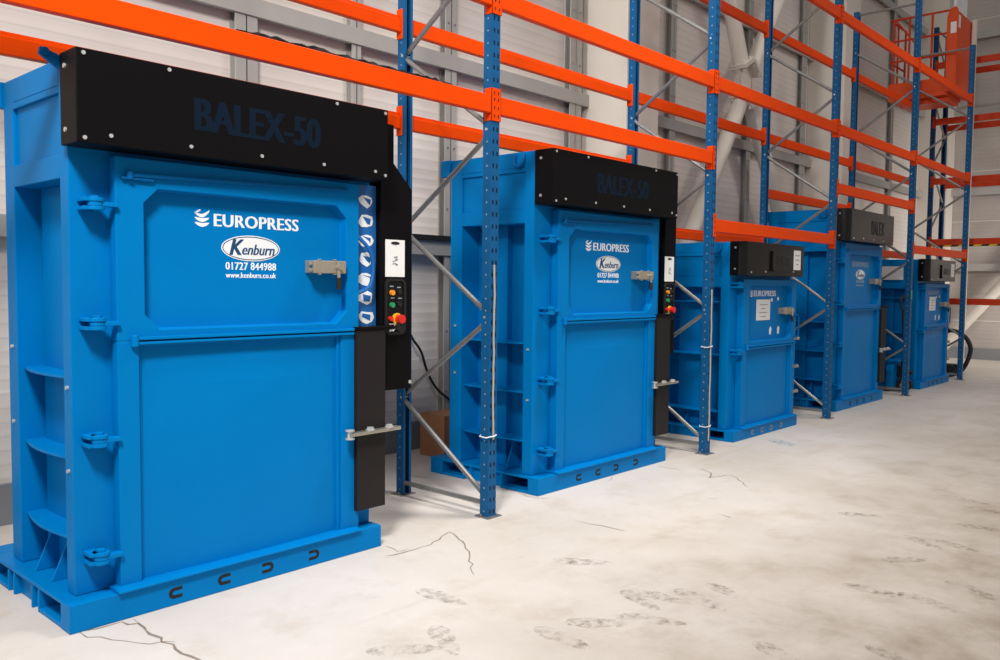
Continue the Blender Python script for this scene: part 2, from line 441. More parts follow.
    ha.build('latch_handle', M_LATCH, lt)
    gr = MB(); gr.cyl((lx+lw*.72, yf-.04, lz-.055), (lx+lw*.72, yf-.04, lz-.115), .014, 10); gr.build('handle_grip', M_RUBBER, lt)
    # hinges
    hz = (1.80, 1.295, .795, .288) if not small else (1.49, .85)
    for z in hz:
        h = MB(); hx = X0-.083 if not small else X0-.075
        for dz in (-.026, .010):
            h.box(hx-.05, hx, .02, .10, z+dz, z+dz+.016)
            h.cyl((hx, .035, z+dz), (hx, .035, z+dz+.016), .036, 16)
        h.box(hx, X0+.004, .012, .055, z-.009, z+.009); h.cyl((hx, .035, z-.009), (hx, .035, z+.009), .032, 16)
        hi = h.build('hinge', M_BLUE, root, .002)
        p = MB(); p.cyl((hx, .035, z-.034), (hx, .035, z+.034), .013, 12); p.cyl((hx, .035, z+.026), (hx, .035, z+.036), .02, 6); p.build('hinge_pin', M_BLUE, hi)
    # -- top cover
    if not small:
        cz0, cz1 = 2.035, 2.412; x0, x1 = .035, 1.652
    else:
        cz0, cz1 = 1.585, 1.905; x0, x1 = .03, 1.405
    cy = -.07 if not small else -.055
    cm = {'square': M_BLACK, 'wrap': M_GLOSSBLACK}[cover]
    k = MB()
    if cover == 'square':
        k.box(x0, x1, cy, .097, cz0, cz1)
    else:
        pl = [(x0, .097), (x0, cy+.09)]
        for i in range(7):
            t = PI/2*i/6; R = .085
            pl.append((x0+R-R*math.cos(t), cy+R-R*math.sin(t)))
        for i in range(5):
            t = PI/2*i/4; R = .03
            pl.append((x1-R+R*math.sin(t), cy+R-R*math.cos(t)))
        pl.append((x1, .097))
        k.prism(pl, 'z', cz0, cz1)
    cv = k.build('top_cover', cm, root, .004)
    w = x1-x0
    if not small:
        screws(cv, [(x0+.03, cz1-.02), (x0+w*.24, cz1-.02), (x0+w*.79, cz1-.02), (x1-.02, cz1-.02), (x0+.03, cz0+.02), (x0+.135, cz0+.04),
                    (x0+w*.30, cz0+.04), (x0+w*.52, cz0+.04), (x0+w*.74, cz0+.04), (x0+w*.945, cz0+.04), (x1-.02, cz0+.025)] if cover == 'square' else
               [(x0+.16, cz0+.03), (x0+w*.30, cz0+.04), (x0+w*.52, cz0+.04), (x0+w*.74, cz0+.04), (x1-.05, cz0+.035)], cy)
    else:
        screws(cv, [(x0+.14, cz0+.03), (x0+.45, cz0+.04), (x0+1.1, cz0+.05)], cy)
    for z in (cz0+.06, cz1-.06): k = MB(); k.cyl((x0, .04, z), (x0-.006, .04, z), .010, 10); k.build('cover_screw', M_BOLT, cv)
    if not small:
        text('cut_lettering', 'BALEX-50' if cover == 'square' else 'BALEX', M_CUT if cover == 'square' else M_DARK, cv,
             .875 if cover == 'square' else 1.02, 2.222, .66 if cover == 'square' else .46, .145 if cover == 'square' else .17, cy, bold=.06)
    else:
        pb = MB(); pb.box(.60, 1.06, cy-.02, cy, 1.645, 1.83); pb.box(.60, 1.06, cy-.026, cy, 1.63, 1.648)
        pn = pb.build('name_plate', M_GLOSSBLACK, cv, .003)
        text('cut_lettering', 'BALEX', M_DARK, pn, .83, 1.735, .30, .09, cy-.02, bold=.02)
        nt = MB(); nt.box(1.13, 1.30, cy-.003, cy, 1.655, 1.855); no = nt.build('paper_notice', M_PAPER, cv)
        ln = MB()
        for i, (a, b_) in enumerate(((.03, .14), (.03, .13), (.06, .11))): ln.box(1.13+a, 1.13+b_, cy-.0045, cy-.003, 1.80-.045*i, 1.806-.045*i)
        ln.build('notice_text', M_INK, no)
    # -- logo prints on the upper door panel (plane y = .042)
    yp = yq-.0002; TX = .04
    wm = M_FADED if faded else M_WHITE
    if not small:
        ic = MB(); euro_icon(ic, .576+TX, 1.735, .074, .082, yp); ic.build('brand_emblem', wm, up)
        text('brand_lettering', 'EUROPRESS', wm, up, .910+TX, 1.771, .468, .060, yp, bold=.05, space=1.06)
        e = MB(); e.prism(ell(.872+TX, 1.643, .162, .063), 'y', yp-.0012, yp); e1 = e.build('oval_badge', M_WHITE, up)
        e = MB(); ring(e, ell(.872+TX, 1.643, .156, .058), ell(.872+TX, 1.643, .152, .054), yp-.002, yp-.0012); e.build('badge_ring', M_NAVY, e1)
        text('badge_lettering', 'K', M_NAVY, e1, .792+TX, 1.647, .072, .076, yp-.0013, bold=.05, shear=.3)
        text('badge_lettering', 'enburn', M_NAVY, e1, .912+TX, 1.637, .18, .052, yp-.0013, bold=.03, shear=.3)
        text('phone_lettering', '01727 844988', wm if not faded else M_FADED, up, .872+TX, 1.555, .277, .037, yp, bold=.03, space=1.06)
        text('web_lettering', 'www.kenburn.co.uk', wm if not faded else M_FADED, up, .872+TX, 1.511, .277, .026, yp, bold=.03, space=1.06)
    else:
        ic = MB(); euro_icon(ic, .46, 1.375, .055, .072, yp); ic.build('brand_emblem', wm, up)
        text('brand_lettering', 'EUROPRESS', wm, up, .79, 1.411, .50, .058, yp, bold=.05, space=1.06)
        nt = MB(); nt.box(.60, .91, yp-.003, yp, 1.14, 1.35); no = nt.build('paper_notice', M_PAPER, up)
        ln = MB()
        for i, (a, b_) in enumerate(((.07, .25), (.10, .20), (.06, .24), (.09, .21))): ln.box(.60+a, .60+b_, yp-.0045, yp-.003, 1.295-.04*i, 1.300-.04*i)
        ln.build('notice_text', M_INK, no)
        for x, z in ((.95, 1.345), (1.10, 1.355)):
            wd = MB(); wd.cyl((x, yp, z), (x, yp-.002, z), .02, 12); wd.build('white_dot', M_WHITE, up)
        for x, s_ in ((.91, -1), (1.10, 1)):
            wd = MB(); wd.prism([(x, .99), (x+.035, .99), (x+.05, 1.05), (x+.02, 1.075), (x-.005, 1.04)], 'y', yp-.0012, yp); wd.build('cutout_light_mark', M_WHITE, up)  # white shapes painted for light showing through cut-outs
    # -- pictogram strip on the front frame, right of the door
    if cab == 'wide':
        st = MB(); st.box(X1+.012, xr+.035, .088, .10, 1.235, 2.02); sp = st.build('sticker_strip', M_BLUEPLATE, root)
        rr = random.Random(3)
        for i in range(7):
            z = 1.93-.107*i; k = MB(); a0 = X1+.022; a1 = xr+.028
            pts = []
            m_ = 9
            for j in range(m_):
                t = 2*PI*j/m_; R = rr.uniform(.65, 1.0)
                pts.append(((a0+a1)/2+(a1-a0)/2*R*math.cos(t)*.95, z+.042*R*math.sin(t)))
            k.prism(pts, 'y', .0865, .088); pg = k.build('pictogram', M_WHITE, sp)
            k = MB(); k.prism([((a0+a1)/2+(rr.uniform(-.03, .03)), z+rr.uniform(-.02, .02)), ((a0+a1)/2+.03, z-.02), ((a0+a1)/2+.035, z+.012), ((a0+a1)/2-.02, z+.022)], 'y', .085, .0865)
            k.build('pictogram_figure', M_BLUEPLATE, pg)
        cb = MB(); cb.tube(smoothpath([(X1-.005, .05, 1.74), (X1+.07, .03, 1.66), (X1+.095, .03, 1.56), (X1+.07, .03, 1.46), (X1-.005, .05, 1.42)]), .011)
        cb.build('release_cable', M_HOSE, root, smooth=True)
    # -- guard box on the closing side
    if not small:
        g = MB(); g.box(1.502, 1.70, .004, .26, .228, 1.222); gb = g.build('guard_box', M_GREYBLACK, root, .003)
        g = MB(); g.box(1.498, 1.765, -.004, .16, 1.222, 1.240); g.build('guard_lid', M_BLACK, gb, .003)
        g = MB(); g.box(1.42, 1.775, -.045, -.002, .655, .674)
        cl = g.build('clamp_bar', M_STEEL, root, .003)
        g = MB(); g.cyl((1.43, -.025, .638), (1.43, -.025, .692), .016, 12); g.cyl((1.43, -.025, .684), (1.43, -.025, .690), .026, 12); g.cyl((1.43, -.025, .640), (1.43, -.025, .646), .026, 12)
        g.build('clamp_pin', M_BOLT, cl)
        for x in (1.57, 1.705): g = MB(); g.cyl((x, -.025, .674), (x, -.025, .69), .020, 6); g.cyl((x, -.025, .674), (x, -.025, .679), .026, 12); g.build('clamp_bolt', M_BOLT, cl)
    else:
        for z in (.93, .63, .36):
            g = MB(); g.cyl((1.385, .04, z), (1.49, .04, z), .017, 12); g.cyl((1.49, .04, z), (1.515, .04, z), .024, 6); g.build('door_clamp', M_STEEL, root)
        g = MB(); g.tube(smoothpath([(1.385, .03, 1.18), (1.47, .03, 1.18), (1.50, .03, 1.15), (1.50, .03, .98), (1.47, .03, .95), (1.385, .03, .95)]), .009)
        g.build('grab_handle', M_BLUE2, root, smooth=True)
    # -- control cabinet
    if cab:
        ca = MB(); yc = .055
        if cab == 'wide':
            pl = [(1.705, .868), (1.937, .868), (1.937, 2.018), (1.80, 2.155), (1.80, 2.37), (1.705, 2.37)]
            ox, ow = 1.738, .142
        else:
            pl = [(1.672, .235), (1.70, .235), (1.70, .9), (1.845, .9), (1.845, 2.37), (1.672, 2.37)]
            ox, ow = 1.672, .142
        ca.prism(pl, 'y', yc, .34); cc = ca.build('control_cabinet', M_BLACK, root, .003)
        if cab == 'wide':
            nb = MB(); nb.cyl((1.925, yc, .905), (1.925, yc-.006, .905), .011, 8); nb.build('cabinet_screw', M_BOLT, cc)
        q = MB(); q.box(ox, ox+ow, yc-.004, yc, 1.515, 1.725); ps = q.build('instruction_sheet', M_PAPER, cc)
        q = MB(); q.prism(ell(ox+ow*.5, 1.706, .032, .009, 20), 'y', yc-.0055, yc-.004); q.build('sheet_badge', M_DARK, ps)
        rr = random.Random(5); q = MB()
        for i in range(12):
            a = ox+ow*.36+rr.uniform(0, .03); z = 1.575+rr.uniform(0, .055); q.box(a, a+.012, yc-.0055, yc-.004, z, z+.004)
        q.build('sheet_text', M_INK, ps)
        # recessed button panel with rounded rim
        def rr_(x0, x1, z0, z1, R, n=5):
            out = []
            for (cx, cz, a0) in ((x1-R, z1-R, 0), (x0+R, z1-R, PI/2), (x0+R, z0+R, PI), (x1-R, z0+R, 1.5*PI)):
                for i in range(n+1):
                    t = a0+PI/2*i/n; out.append((cx+R*math.cos(t), cz+R*math.sin(t)))
            return out
        q = MB(); q.prism(rr_(ox+.004, ox+ow-.004, 1.195, 1.495, .03), 'y', yc-.004, yc); pa = q.build('button_panel', M_GLOSSBLACK, cc)
        q = MB(); ring(q, rr_(ox-.006, ox+ow+.006, 1.185, 1.505, .036), rr_(ox+.008, ox+ow-.008, 1.199, 1.491, .028), yc-.012, yc-.0); q.build('panel_rim', M_RUBBER, cc)
        def btn(name, m_, x, z, r, dep=.018):
            q = MB(); q.cyl((x, yc-.004, z), (x, yc-.004-dep, z), r, 16); return q.build(name, m_, cc)
        fx = lambda t: ox+ow*t
        btn('indicator_light', M_AMBER, fx(.30), 1.425, .015); btn('push_button', M_RUBBER, fx(.66), 1.43, .013)
        btn('push_button', M_GREEN, fx(.30), 1.355, .015); btn('push_button', M_RUBBER, fx(.66), 1.36, .013)
        btn('push_button', M_RED, fx(.22), 1.278, .014)
        btn('stop_collar', M_YELLOW, fx(.58), 1.275, .034, .008); btn('emergency_stop', M_RED, fx(.62), 1.275, .025, .045)
        q = MB(); q.box(fx(.18), fx(.75), yc-.010, yc-.004, 1.215, 1.245); q.box(fx(.18), fx(.42), yc-.010, yc-.004, 1.205, 1.248); q.build('switch_plate', M_WHITE, cc)
        btn('rotary_switch', M_RUBBER, fx(.62), 1.228, .026, .03)
        q = MB()
        for t, z in ((.22, 1.458), (.60, 1.452), (.66, 1.39), (.28, 1.392)): q.box(fx(t), fx(t)+.026, yc-.0055, yc-.004, z, z+.006)
        q.build('button_caption', M_FADED, cc)
    return root

B1 = make_baler((-2.517, .045, 0), 'large blue waste baler with a chamfered wide black control cabinet, first in the row', 1.668, 2.415, cab='wide', xl=.062, yr=.86, lug=True)
B2 = make_baler((.64, .12, 0), 'large blue waste baler with a slim black control cabinet, second in the row', 1.66, 2.415, cab='slim')
B3 = make_baler((3.476, .09, 0), 'low blue waste baler with crisp white lettering and two white notices, third in the row', 1.458, 1.905, small=True, cover='wrap', cut_marks=M_GALV)
B4 = make_baler((6.18, .136, 0), 'tall blue waste baler with a rounded glossy black hood, fourth in the row', 1.64, 2.415, cover='wrap', faded=True)
B5 = make_baler((9.30, .09, 0), 'low blue waste baler with faded lettering and a white side placard, last in the row', 1.458, 1.905, small=True, cover='wrap', faded=True)
B5.scale.x = 1.03; B2.location.x = .625; B2.scale.x = 1.016
pl = MB(); pl.box(.030, .051, .30, .60, 1.60, 1.80); pl.build('side_placard', M_PAPER, B5)

# ------------------------------------------------------------------ racking
HR = 5.34; PITCH = 2.8
def upright_mesh(h):
    m = MB(); t = .003; w = .037
    m.box(-w, w, 0, t, 0, h); m.box(-w, -w+t, t, .07, 0, h); m.box(w-t, w, t, .07, 0, h)
    m.box(-w+t, -w+.02, .07-t, .07, 0, h); m.box(w-.02, w-t, .07-t, .07, 0, h)
    return m
def make_frame(loc, label, h, ya, yb_, um, rz=0, rear_first=True, group='blue rack upright frames'):
    """upright frame: front face of the first post at local y = 0, outer face of the second at y = yb_"""
    root = empty('upright_frame', loc, label, 'rack upright', group, rz)
    for k, y in enumerate((0, yb_)):
        u = upright_mesh(h).build('upright', um, root)
        if k: u.location.y = y; u.rotation_euler.z = PI
        f = MB(); s = 1 if not k else -1
        y0, y1 = sorted((y-s*.03, y+s*.09)); f.box(-.065, .065, y0, y1, 0, .007)
        for xx in (-.054, .054): f.cyl((xx, y+s*.045, .007), (xx, y+s*.045, .022), .008, 6)
        f.build('foot_plate', M_GALV, root, .001)
    fr, re = .045, yb_-.045
    def bar(y0, z0, y1, z1, nm='diagonal_brace', x=0.0):
        b = MB(); b.tube([(x, y0, z0), (x, y1, z1)], .017, 8); b.build(nm, M_GALV, root, smooth=True)
    bar(fr, .085, re, .085, 'horizontal_brace', -.012)
    bar(fr, h-.04, re, h-.04, 'horizontal_brace', .0)
    z = .13; side = 0; step = .572
    nodes = []
    while z+step < h-.05:
        ys = (fr, re) if side == 0 else (re, fr)
        bar(ys[0], z, ys[1], z+step-.03, x=-.012 if side == 0 else .012)
        nodes.append((ys[1], z+step-.015))
        z += step+.012; side = 1-side
    b = MB()
    for y, zz in nodes: b.cyl((-.0385, y, zz), (.0385, y, zz), .009, 8)
    b.build('brace_bolt', M_BOLT, root)
    return root
XO = .018
f0 = make_frame((XO, 0, 0), 'blue rack upright frame between the first and second balers', HR, 0, .88, M_UP)
names = ['between the second and third balers', 'between the third and fourth balers', 'between the fourth and fifth balers', 'past the last baler, closing the row']
frames = [f0]
for i, nme in enumerate(names):
    c = copy_tree(f0); c.location = (XO+PITCH*(i+1), 0, 0)
    if i >= 2: c.location.y = .88; c.rotation_euler.z = PI      # the last two frames stand the other way round
    c['label'] = 'blue rack upright frame '+nme; frames.append(c)
# frame before the first baler, just outside the picture, carries the first bay's beams
BAY0 = 3.4
c = copy_tree(f0); c.location = (XO-BAY0, 0, 0); c['label'] = 'blue rack upright frame standing before the first baler, opening the row'

def make_beam(length, label, m, group):
    """rack beam along local x from 0 to length (post centre to post centre), face at local y = 0"""
    root = empty('rack_beam', (0, 0, 0), label, 'rack beam', group)
    a = .042; b = MB()
    b.prism([(-.004, -.055), (.043, -.055), (.043, .03), (.03, .03), (.03, .055), (-.004, .055)], 'x', a, length-a)
    bm_ = b.build('beam_profile', m, root, .004)
    for x0, s in ((a, 1), (length-a, -1)):
        k = MB()
        # hook-on connector: a plate over half the post face and its side return
        xa, xb = sorted((x0-s*.041, x0+s*.001))
        k.box(xa, xb, -.007, -.001, -.10, .10)
        xa, xb = sorted((x0-s*.0035, x0+s*.001)); k.box(xa, xb, -.007, .055, -.10, .10)
        cn = k.build('beam_connector', m, root, .0015)
        k = MB()
        for zz in (-.07, -.02, .03, .07): k.box(x0-s*.024-.004, x0-s*.024+.004, -.0085, -.007, zz-.009, zz+.009)
        k.build('connector_slot', M_DARK, cn)
    return root
LV = {0: 2.01, 1: 2.587, 2: 3.236, 3: 4.475}
bays = [(-1, (1, 2), 'over the first baler'), (0, (1, 2), 'over the second baler'), (1, (0, 2, 3), 'over the third baler'),
        (2, (1, 2, 3), 'over the fourth baler'), (3, (0, 2, 3), 'over the last baler')]
proto = make_beam(PITCH, 'x', M_ORANGE, 'orange rack beams'); protol = make_beam(BAY0, 'x', M_ORANGE, 'orange rack beams'); used = set()
pos_word = {2: ('lower', 'upper'), 3: ('lowest', 'middle', 'topmost')}
for b_, lv, where in bays:
    for side in ('aisle', 'wall'):
        for k, l in enumerate(lv):
            lab = 'orange rack beam %s, %s of %s on the %s side' % (where, pos_word[len(lv)][k], 'two' if len(lv) == 2 else 'three', side)
            pr = protol if b_ < 0 else proto
            if pr.name in used: o = copy_tree(pr)
            else: o = pr; used.add(pr.name)
            o['label'] = lab
            if side == 'aisle': o.location = (XO+b_*(BAY0 if b_ < 0 else PITCH), 0, LV[l]); o.rotation_euler.z = 0
            else: o.location = (XO+(b_+1)*PITCH, .88, LV[l]); o.rotation_euler.z = PI
# torn film strips lying along two beams
def strip(name, x0, x1, y, z, label, seed):
    rr = random.Random(seed); n = 40; vs = []; fs = []
    for i in range(n+1):
        x = x0+(x1-x0)*i/n; h = rr.uniform(.004, .02) if .05 < i/n < .95 else .006; dz = rr.uniform(0, .006)
        vs += [(x, y-.012, z+dz), (x, y-.012+rr.uniform(-.004, .004), z+h), (x, y+.02, z+.003+dz)]
    for i in range(n): fs += [(3*i, 3*i+3, 3*i+4, 3*i+1), (3*i+1, 3*i+4, 3*i+5, 3*i+2), (3*i+2, 3*i+5, 3*i+3, 3*i)]
    m = MB(); m.add(vs, fs); o = m.build(name, M_CABLE); tag(o, label, 'film', 'torn film strips on rack beams'); return o
strip('film_strip', -1.75, -.35, .012, LV[1]+.0555, 'strip of torn dark film along the aisle beam over the first baler', 2)

# rack across the end of the aisle
XE = 12.55; YE = .95
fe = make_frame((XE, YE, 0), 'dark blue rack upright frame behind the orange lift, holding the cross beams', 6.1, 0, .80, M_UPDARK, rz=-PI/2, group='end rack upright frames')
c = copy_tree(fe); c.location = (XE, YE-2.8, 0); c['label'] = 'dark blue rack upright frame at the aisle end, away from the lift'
pe = None
ew = ['second', 'third', 'fourth', 'top']
for k, z in enumerate((1.25, 2.30, 3.38, 4.43, 5.42)):
    for side in ('front', 'back'):
        if side == 'back' and k < 1: continue
        if k == 1 and side == 'back': continue
        lvl = ['lowest', 'second', 'third', 'fourth', 'top'][k]
        lab = 'red orange cross beam of the end rack, %s level, %s' % (lvl, 'facing the balers' if side == 'front' else 'facing the end wall')
        if k == 1: lab = 'red orange cross beam of the end rack with black and yellow tape'
        if k == 0: lab = 'red orange cross beam of the end rack, single lowest one'
        if pe is None: pe = make_beam(2.8, lab, M_ORANGE2, 'red orange end rack beams'); o = pe
        else: o = copy_tree(pe); o['label'] = lab
        if side == 'front': o.location = (XE, YE, z); o.rotation_euler.z = -PI/2
        else: o.location = (XE+.80, YE-2.8, z); o.rotation_euler.z = PI/2
        if k == 1:
            h = MB(); h.box(.05, 2.75, -.007, -.002, -.085, -.052)
            hz_ = MB(); hz_.box(-.007, -.002, -2.75, -.05, -.085, -.052)
            hh = hz_.build('hazard_tape', M_HAZ, None); hh.rotation_euler.z = PI/2; hh.parent = o

# cables strapped down two uprights, with ties
def strapped(x, label, z0, z1, tz):
    m = MB(); rr = random.Random(int(x*10)); pts = []
    n = 12
    for i in range(n+1): pts.append((x+.012+rr.uniform(-.006, .006), -.009, z0+(z1-z0)*i/n))
    o = m.tube(pts, .0065, 8).build('cable', M_GREYCABLE, smooth=True); tag(o, label, 'cable', 'grey cables strapped to rack uprights')
    for z in tz:
        t = MB(); t.tube([(x-.047, -.005, z-.004), (x-.02, -.012, z), (x+.012, -.018, z), (x+.048, -.006, z+.004), (x+.048, .05, z+.006), (x+.0, .078, z+.004), (x-.047, .05, z)], .004, 6, closed=True)
        t.build('cable_tie', M_WHITE, o)
strapped(0, 'thin grey cable strapped down the upright between first and second balers', .50, 1.60, (.52,))
strapped(PITCH, 'thin grey cable strapped down the upright between second and third balers', .12, 1.45, (.95, .25))
g = MB(); g.box(3*PITCH+.0, 3*PITCH+.044, -.005, -.001, 1.33, 1.45); tag(g.build('rack_tag', M_GREEN), 'small green tag on the upright before the last baler', 'tag')

# ------------------------------------------------------------------ the room
YW = 2.0; XW = 15.9
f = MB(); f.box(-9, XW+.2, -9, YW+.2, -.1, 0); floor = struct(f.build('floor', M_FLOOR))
w = MB(); w.box(-9, XW+.2, YW, YW+.2, 0, 9.0); struct(w.build('wall_back', M_WALL))
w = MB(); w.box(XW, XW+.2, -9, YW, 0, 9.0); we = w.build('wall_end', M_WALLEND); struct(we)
w = MB(); w.box(-9, XW, YW-.03, YW, 0, .25); struct(w.build('baseboard_back', M_BAND, None, .004))
w = MB(); w.box(XW-.03, XW, -9, YW-.03, 0, .24); struct(w.build('baseboard_end', M_BAND, None, .004))
tn = [0]
def trim(mb, m, bevel=.004, parent=None, smooth=False):
    tn[0] += 1; o = mb.build('trim_%d' % tn[0], m, parent, bevel, smooth=smooth); struct(o); return o
def ipost(x, w_, d=.085):
    m = MB(); y1 = YW; t = .012
    m.box(x-w_/2, x+w_/2, y1-d, y1-d+t, 0, 9); m.box(x-.006, x+.006, y1-d, y1, 0, 9); m.box(x-w_/2, x+w_/2, y1-t, y1, 0, 9)
    p = trim(m, M_POST, .002)
    k = MB()
    for i in range(14):
        for s in (-.28, .28): k.cyl((x+w_*s, y1-d, .5+.55*i), (x+w_*s, y1-d-.008, .5+.55*i), .009, 6)
    o = k.build('post_bolt', M_GALV, p)
for x, w_ in ((-.55, .18), (.44, .09), (1.50, .14), (3.34, .2), (5.30, .12), (7.36, .12), (9.22, .18), (11.4, .12), (13.42, .14)): ipost(x, w_)
# horizontal girts (C rails): ledge on top, web behind, lip below
def girt(z, y=YW, d=.10, h=.12):
    m = MB(); m.prism([(y-d, z), (y, z), (y, z-.012), (y-d+.012, z-.012), (y-d+.012, z-h), (y-d+.04, z-h), (y-d+.04, z-h-.01), (y-d, z-h-.01)], 'x', -9, XW)
    trim(m, M_POST, .002)
girt(1.86); girt(3.52); girt(5.2); girt(6.9)
def girt_end(z, d=.18, h=.14):
    m = MB(); x = XW; m.prism([(x-d, z), (x, z), (x, z-.012), (x-d+.012, z-.012), (x-d+.012, z-h), (x-d, z-h)], 'y', -9, YW-.21)
    trim(m, M_POST, .002)
girt_end(1.99); girt_end(3.55); girt_end(5.2); girt_end(6.75)
# boxed-in cream columns
for x, w_ in ((3.56, .62), (9.55, .62), (15.42, .47)):
    m = MB(); m.box(x, x+w_, 1.42, YW-.001, 0, 9); trim(m, M_CREAM, .008)
# cream tubular cross bracing between the columns, with bolted plates at the crossing
def tubetrim(a, b, r):
    m = MB(); m.cyl(a, b, r, 20); return trim(m, M_CREAM, 0, smooth=True)
cx, cyb, cz = 6.72, 1.66, 4.18
t1 = tubetrim((3.95, cyb, .05), (cx-.16, cyb, cz-.30), .10); tubetrim((cx+.14, cyb, cz+.20), (9.45, cyb, 8.1), .10)
tubetrim((9.55, cyb, .2), (cx+.15, cyb, cz-.27), .10); tubetrim((cx-.15, cyb, cz+.24), (4.55, cyb, 8.3), .10)
m = MB()
m.prism([(cx-.13, cz-.30), (cx+.12, cz-.30), (cx+.10, cz-.1), (cx+.16, cz+.22), (cx+.04, cz+.30), (cx-.15, cz+.28), (cx-.11, cz+.05)], 'y', cyb-.015, cyb+.015)
node = trim(m, M_CREAM, .003)
for (x, z, ang) in ((cx+.12, cz+.19, .62), (cx-.13, cz+.22, -.55), (cx+.11, cz-.26, -.62), (cx-.12, cz-.28, .58)):
    p = MB(); p.box(-.13, .13, -.13, .13, -.012, .012); p.box(-.13, .13, -.13, .13, .018, .04)
    for sx in (-.09, .09):
        for sy in (-.09, .09): p.cyl((sx, sy, -.04), (sx, sy, .065), .018, 6)
    o = p.build('flange_plate', M_CREAM, node, .002); o.location = (x, cyb, z); o.rotation_euler = (0, ang, 0)
# tube brace on the end wall
m = MB(); m.cyl((15.55, 1.62, 0), (15.55, -3.0, 5.8), .11, 18); trim(m, M_CREAM, 0, smooth=True)
# black cable tray on the girt
m = MB(); m.box(.2, 1.9, 1.872, 1.93, 1.861, 1.905); tray = m.build('cable_tray', M_RUBBER); tag(tray, 'black cable tray lying on the wall rail behind the rack', 'cable tray')

# ------------------------------------------------------------------ loose things
def box_card():
    root = empty('cardboard_box', (1.16, 1.62, 0), 'brown cardboard box on the floor behind the second baler', 'box')
    m = MB(); m.box(-.14, .28, -.14, .16, 0, .36); m.build('carton', M_CARD, root, .004)
    m = MB(); m.prism([(-.14, .36), (-.02, .362), (-.02, .366), (-.14, .364)], 'y', -.14, .16); m.prism([(.16, .362), (.28, .36), (.28, .364), (.16, .366)], 'y', -.14, .16); m.build('flap', M_CARD, root)
box_card()
m = MB(); m.tube(smoothpath([(.90, 1.90, 1.62), (.93, 1.89, 1.25), (1.0, 1.88, 1.03), (1.12, 1.88, .88), (1.2, 1.88, .69), (1.32, 1.88, .53), (1.5, 1.88, .40), (1.7, 1.9, .2), (1.85, 1.85, .012)]), .011)
tag(m.build('power_cable', M_CABLE, smooth=True), 'black power cable drooping down the wall behind the second baler', 'cable')
# pallet truck between the fourth and fifth balers
pt = empty('pallet_truck', (8.96, .36, 0), 'blue hand pallet truck parked between the fourth and fifth balers', 'pallet truck')
m = MB(); m.box(-.24, -.08, .0, 1.15, .055, .105); m.box(.08, .24, .0, 1.15, .055, .105); m.build('fork', M_BLUE2, pt, .006)
m = MB(); m.prism([(-.25, .06), (.25, .06), (.25, .30), (.17, .42), (-.17, .42), (-.25, .30)], 'y', -.06, .03); m.prism([(-.2, .42), (.2, .42), (.2, .45), (-.2, .45)], 'y', -.12, .05); m.build('chassis_head', M_BLUE, pt, .006)
m = MB(); m.cyl((0, -.14, .08), (0, -.14, .46), .045, 14); m.box(-.07, .07, -.2, -.08, .2, .36); m.cyl((-.02, -.2, .3), (-.02, -.26, .26), .03, 10); m.build('pump', M_GREYBLACK, pt, .003)
for x in (-.09, .035):
    m = MB(); m.cyl((x, -.15, .09), (x+.055, -.15, .09), .09, 20); wh = m.build('steer_wheel', M_RUBBER, pt, .006)
    m = MB(); m.cyl((x-.004, -.15, .09), (x+.059, -.15, .09), .035, 12); m.build('wheel_hub', M_STEEL, wh)
m = MB(); m.prism([(-.27, .08), (-.14, .08), (-.10, .36), (-.19, .38)], 'y', -.20, -.185); m.build('foot_guard', M_STEEL, pt, .002)
m = MB(); m.tube([(0, -.14, .44), (.02, -.10, 1.15)], .02, 10); m.tube(smoothpath([(.02, -.10, 1.15), (-.08, -.10, 1.2), (-.08, -.09, 1.32), (.02, -.09, 1.36), (.12, -.09, 1.32), (.12, -.10, 1.2), (.02, -.10, 1.15)]), .015, 8); m.build('tow_handle', M_RUBBER, pt, smooth=True)
# black hose loop by the end upright
m = MB(); m.tube(smoothpath([(11.6, .30, .032), (11.6, .26, .035), (11.6, .12, .10), (11.6, .03, .26), (11.6, -.02, .47), (11.6, .03, .63), (11.6, .13, .73), (11.6, .27, .78), (11.6, .34, .76)]), .035, 10)
tag(m.build('rubber_hose', M_RUBBER, smooth=True), 'thick black hose curling up beside the last upright', 'hose')

# orange mast lift behind the racking
lf = empty('mast_lift', (11.8, .8, 0), 'orange mast lift raised high with railed platform behind the last baler', 'lift')
def L(x): return x-11.8
m = MB(); m.box(L(12.08), L(12.32), -.60, .5, .09, .17); m.box(L(12.0), L(12.4), -.1, .45, .17, .5); m.build('lift_base', M_GREYBLACK, lf, .01)
for x in (12.03, 12.31):
    for y in (-.42, .36):
        m = MB(); m.cyl((L(x), y, .08), (L(x)+.06, y, .08), .08, 16); m.build('lift_wheel', M_RUBBER, lf, .005)
m = MB(); m.box(L(12.14), L(12.24), -.58, -.52, .16, 6.0); m.build('lift_mast', M_CREAM, lf, .006)
m = MB()
m.box(L(11.62), L(12.32), -.36, -.30, 5.2, 7.3)
for i in range(12): pass
mh = m.build('mast_head', M_POST, lf, .004)
for i in range(7):
    m = MB(); m.box(L(11.62)+.10*i, L(11.62)+.10*i+.065, -.40, -.36, 5.2, 7.3); m.build('mast_profile', M_WHITE, mh, .006)
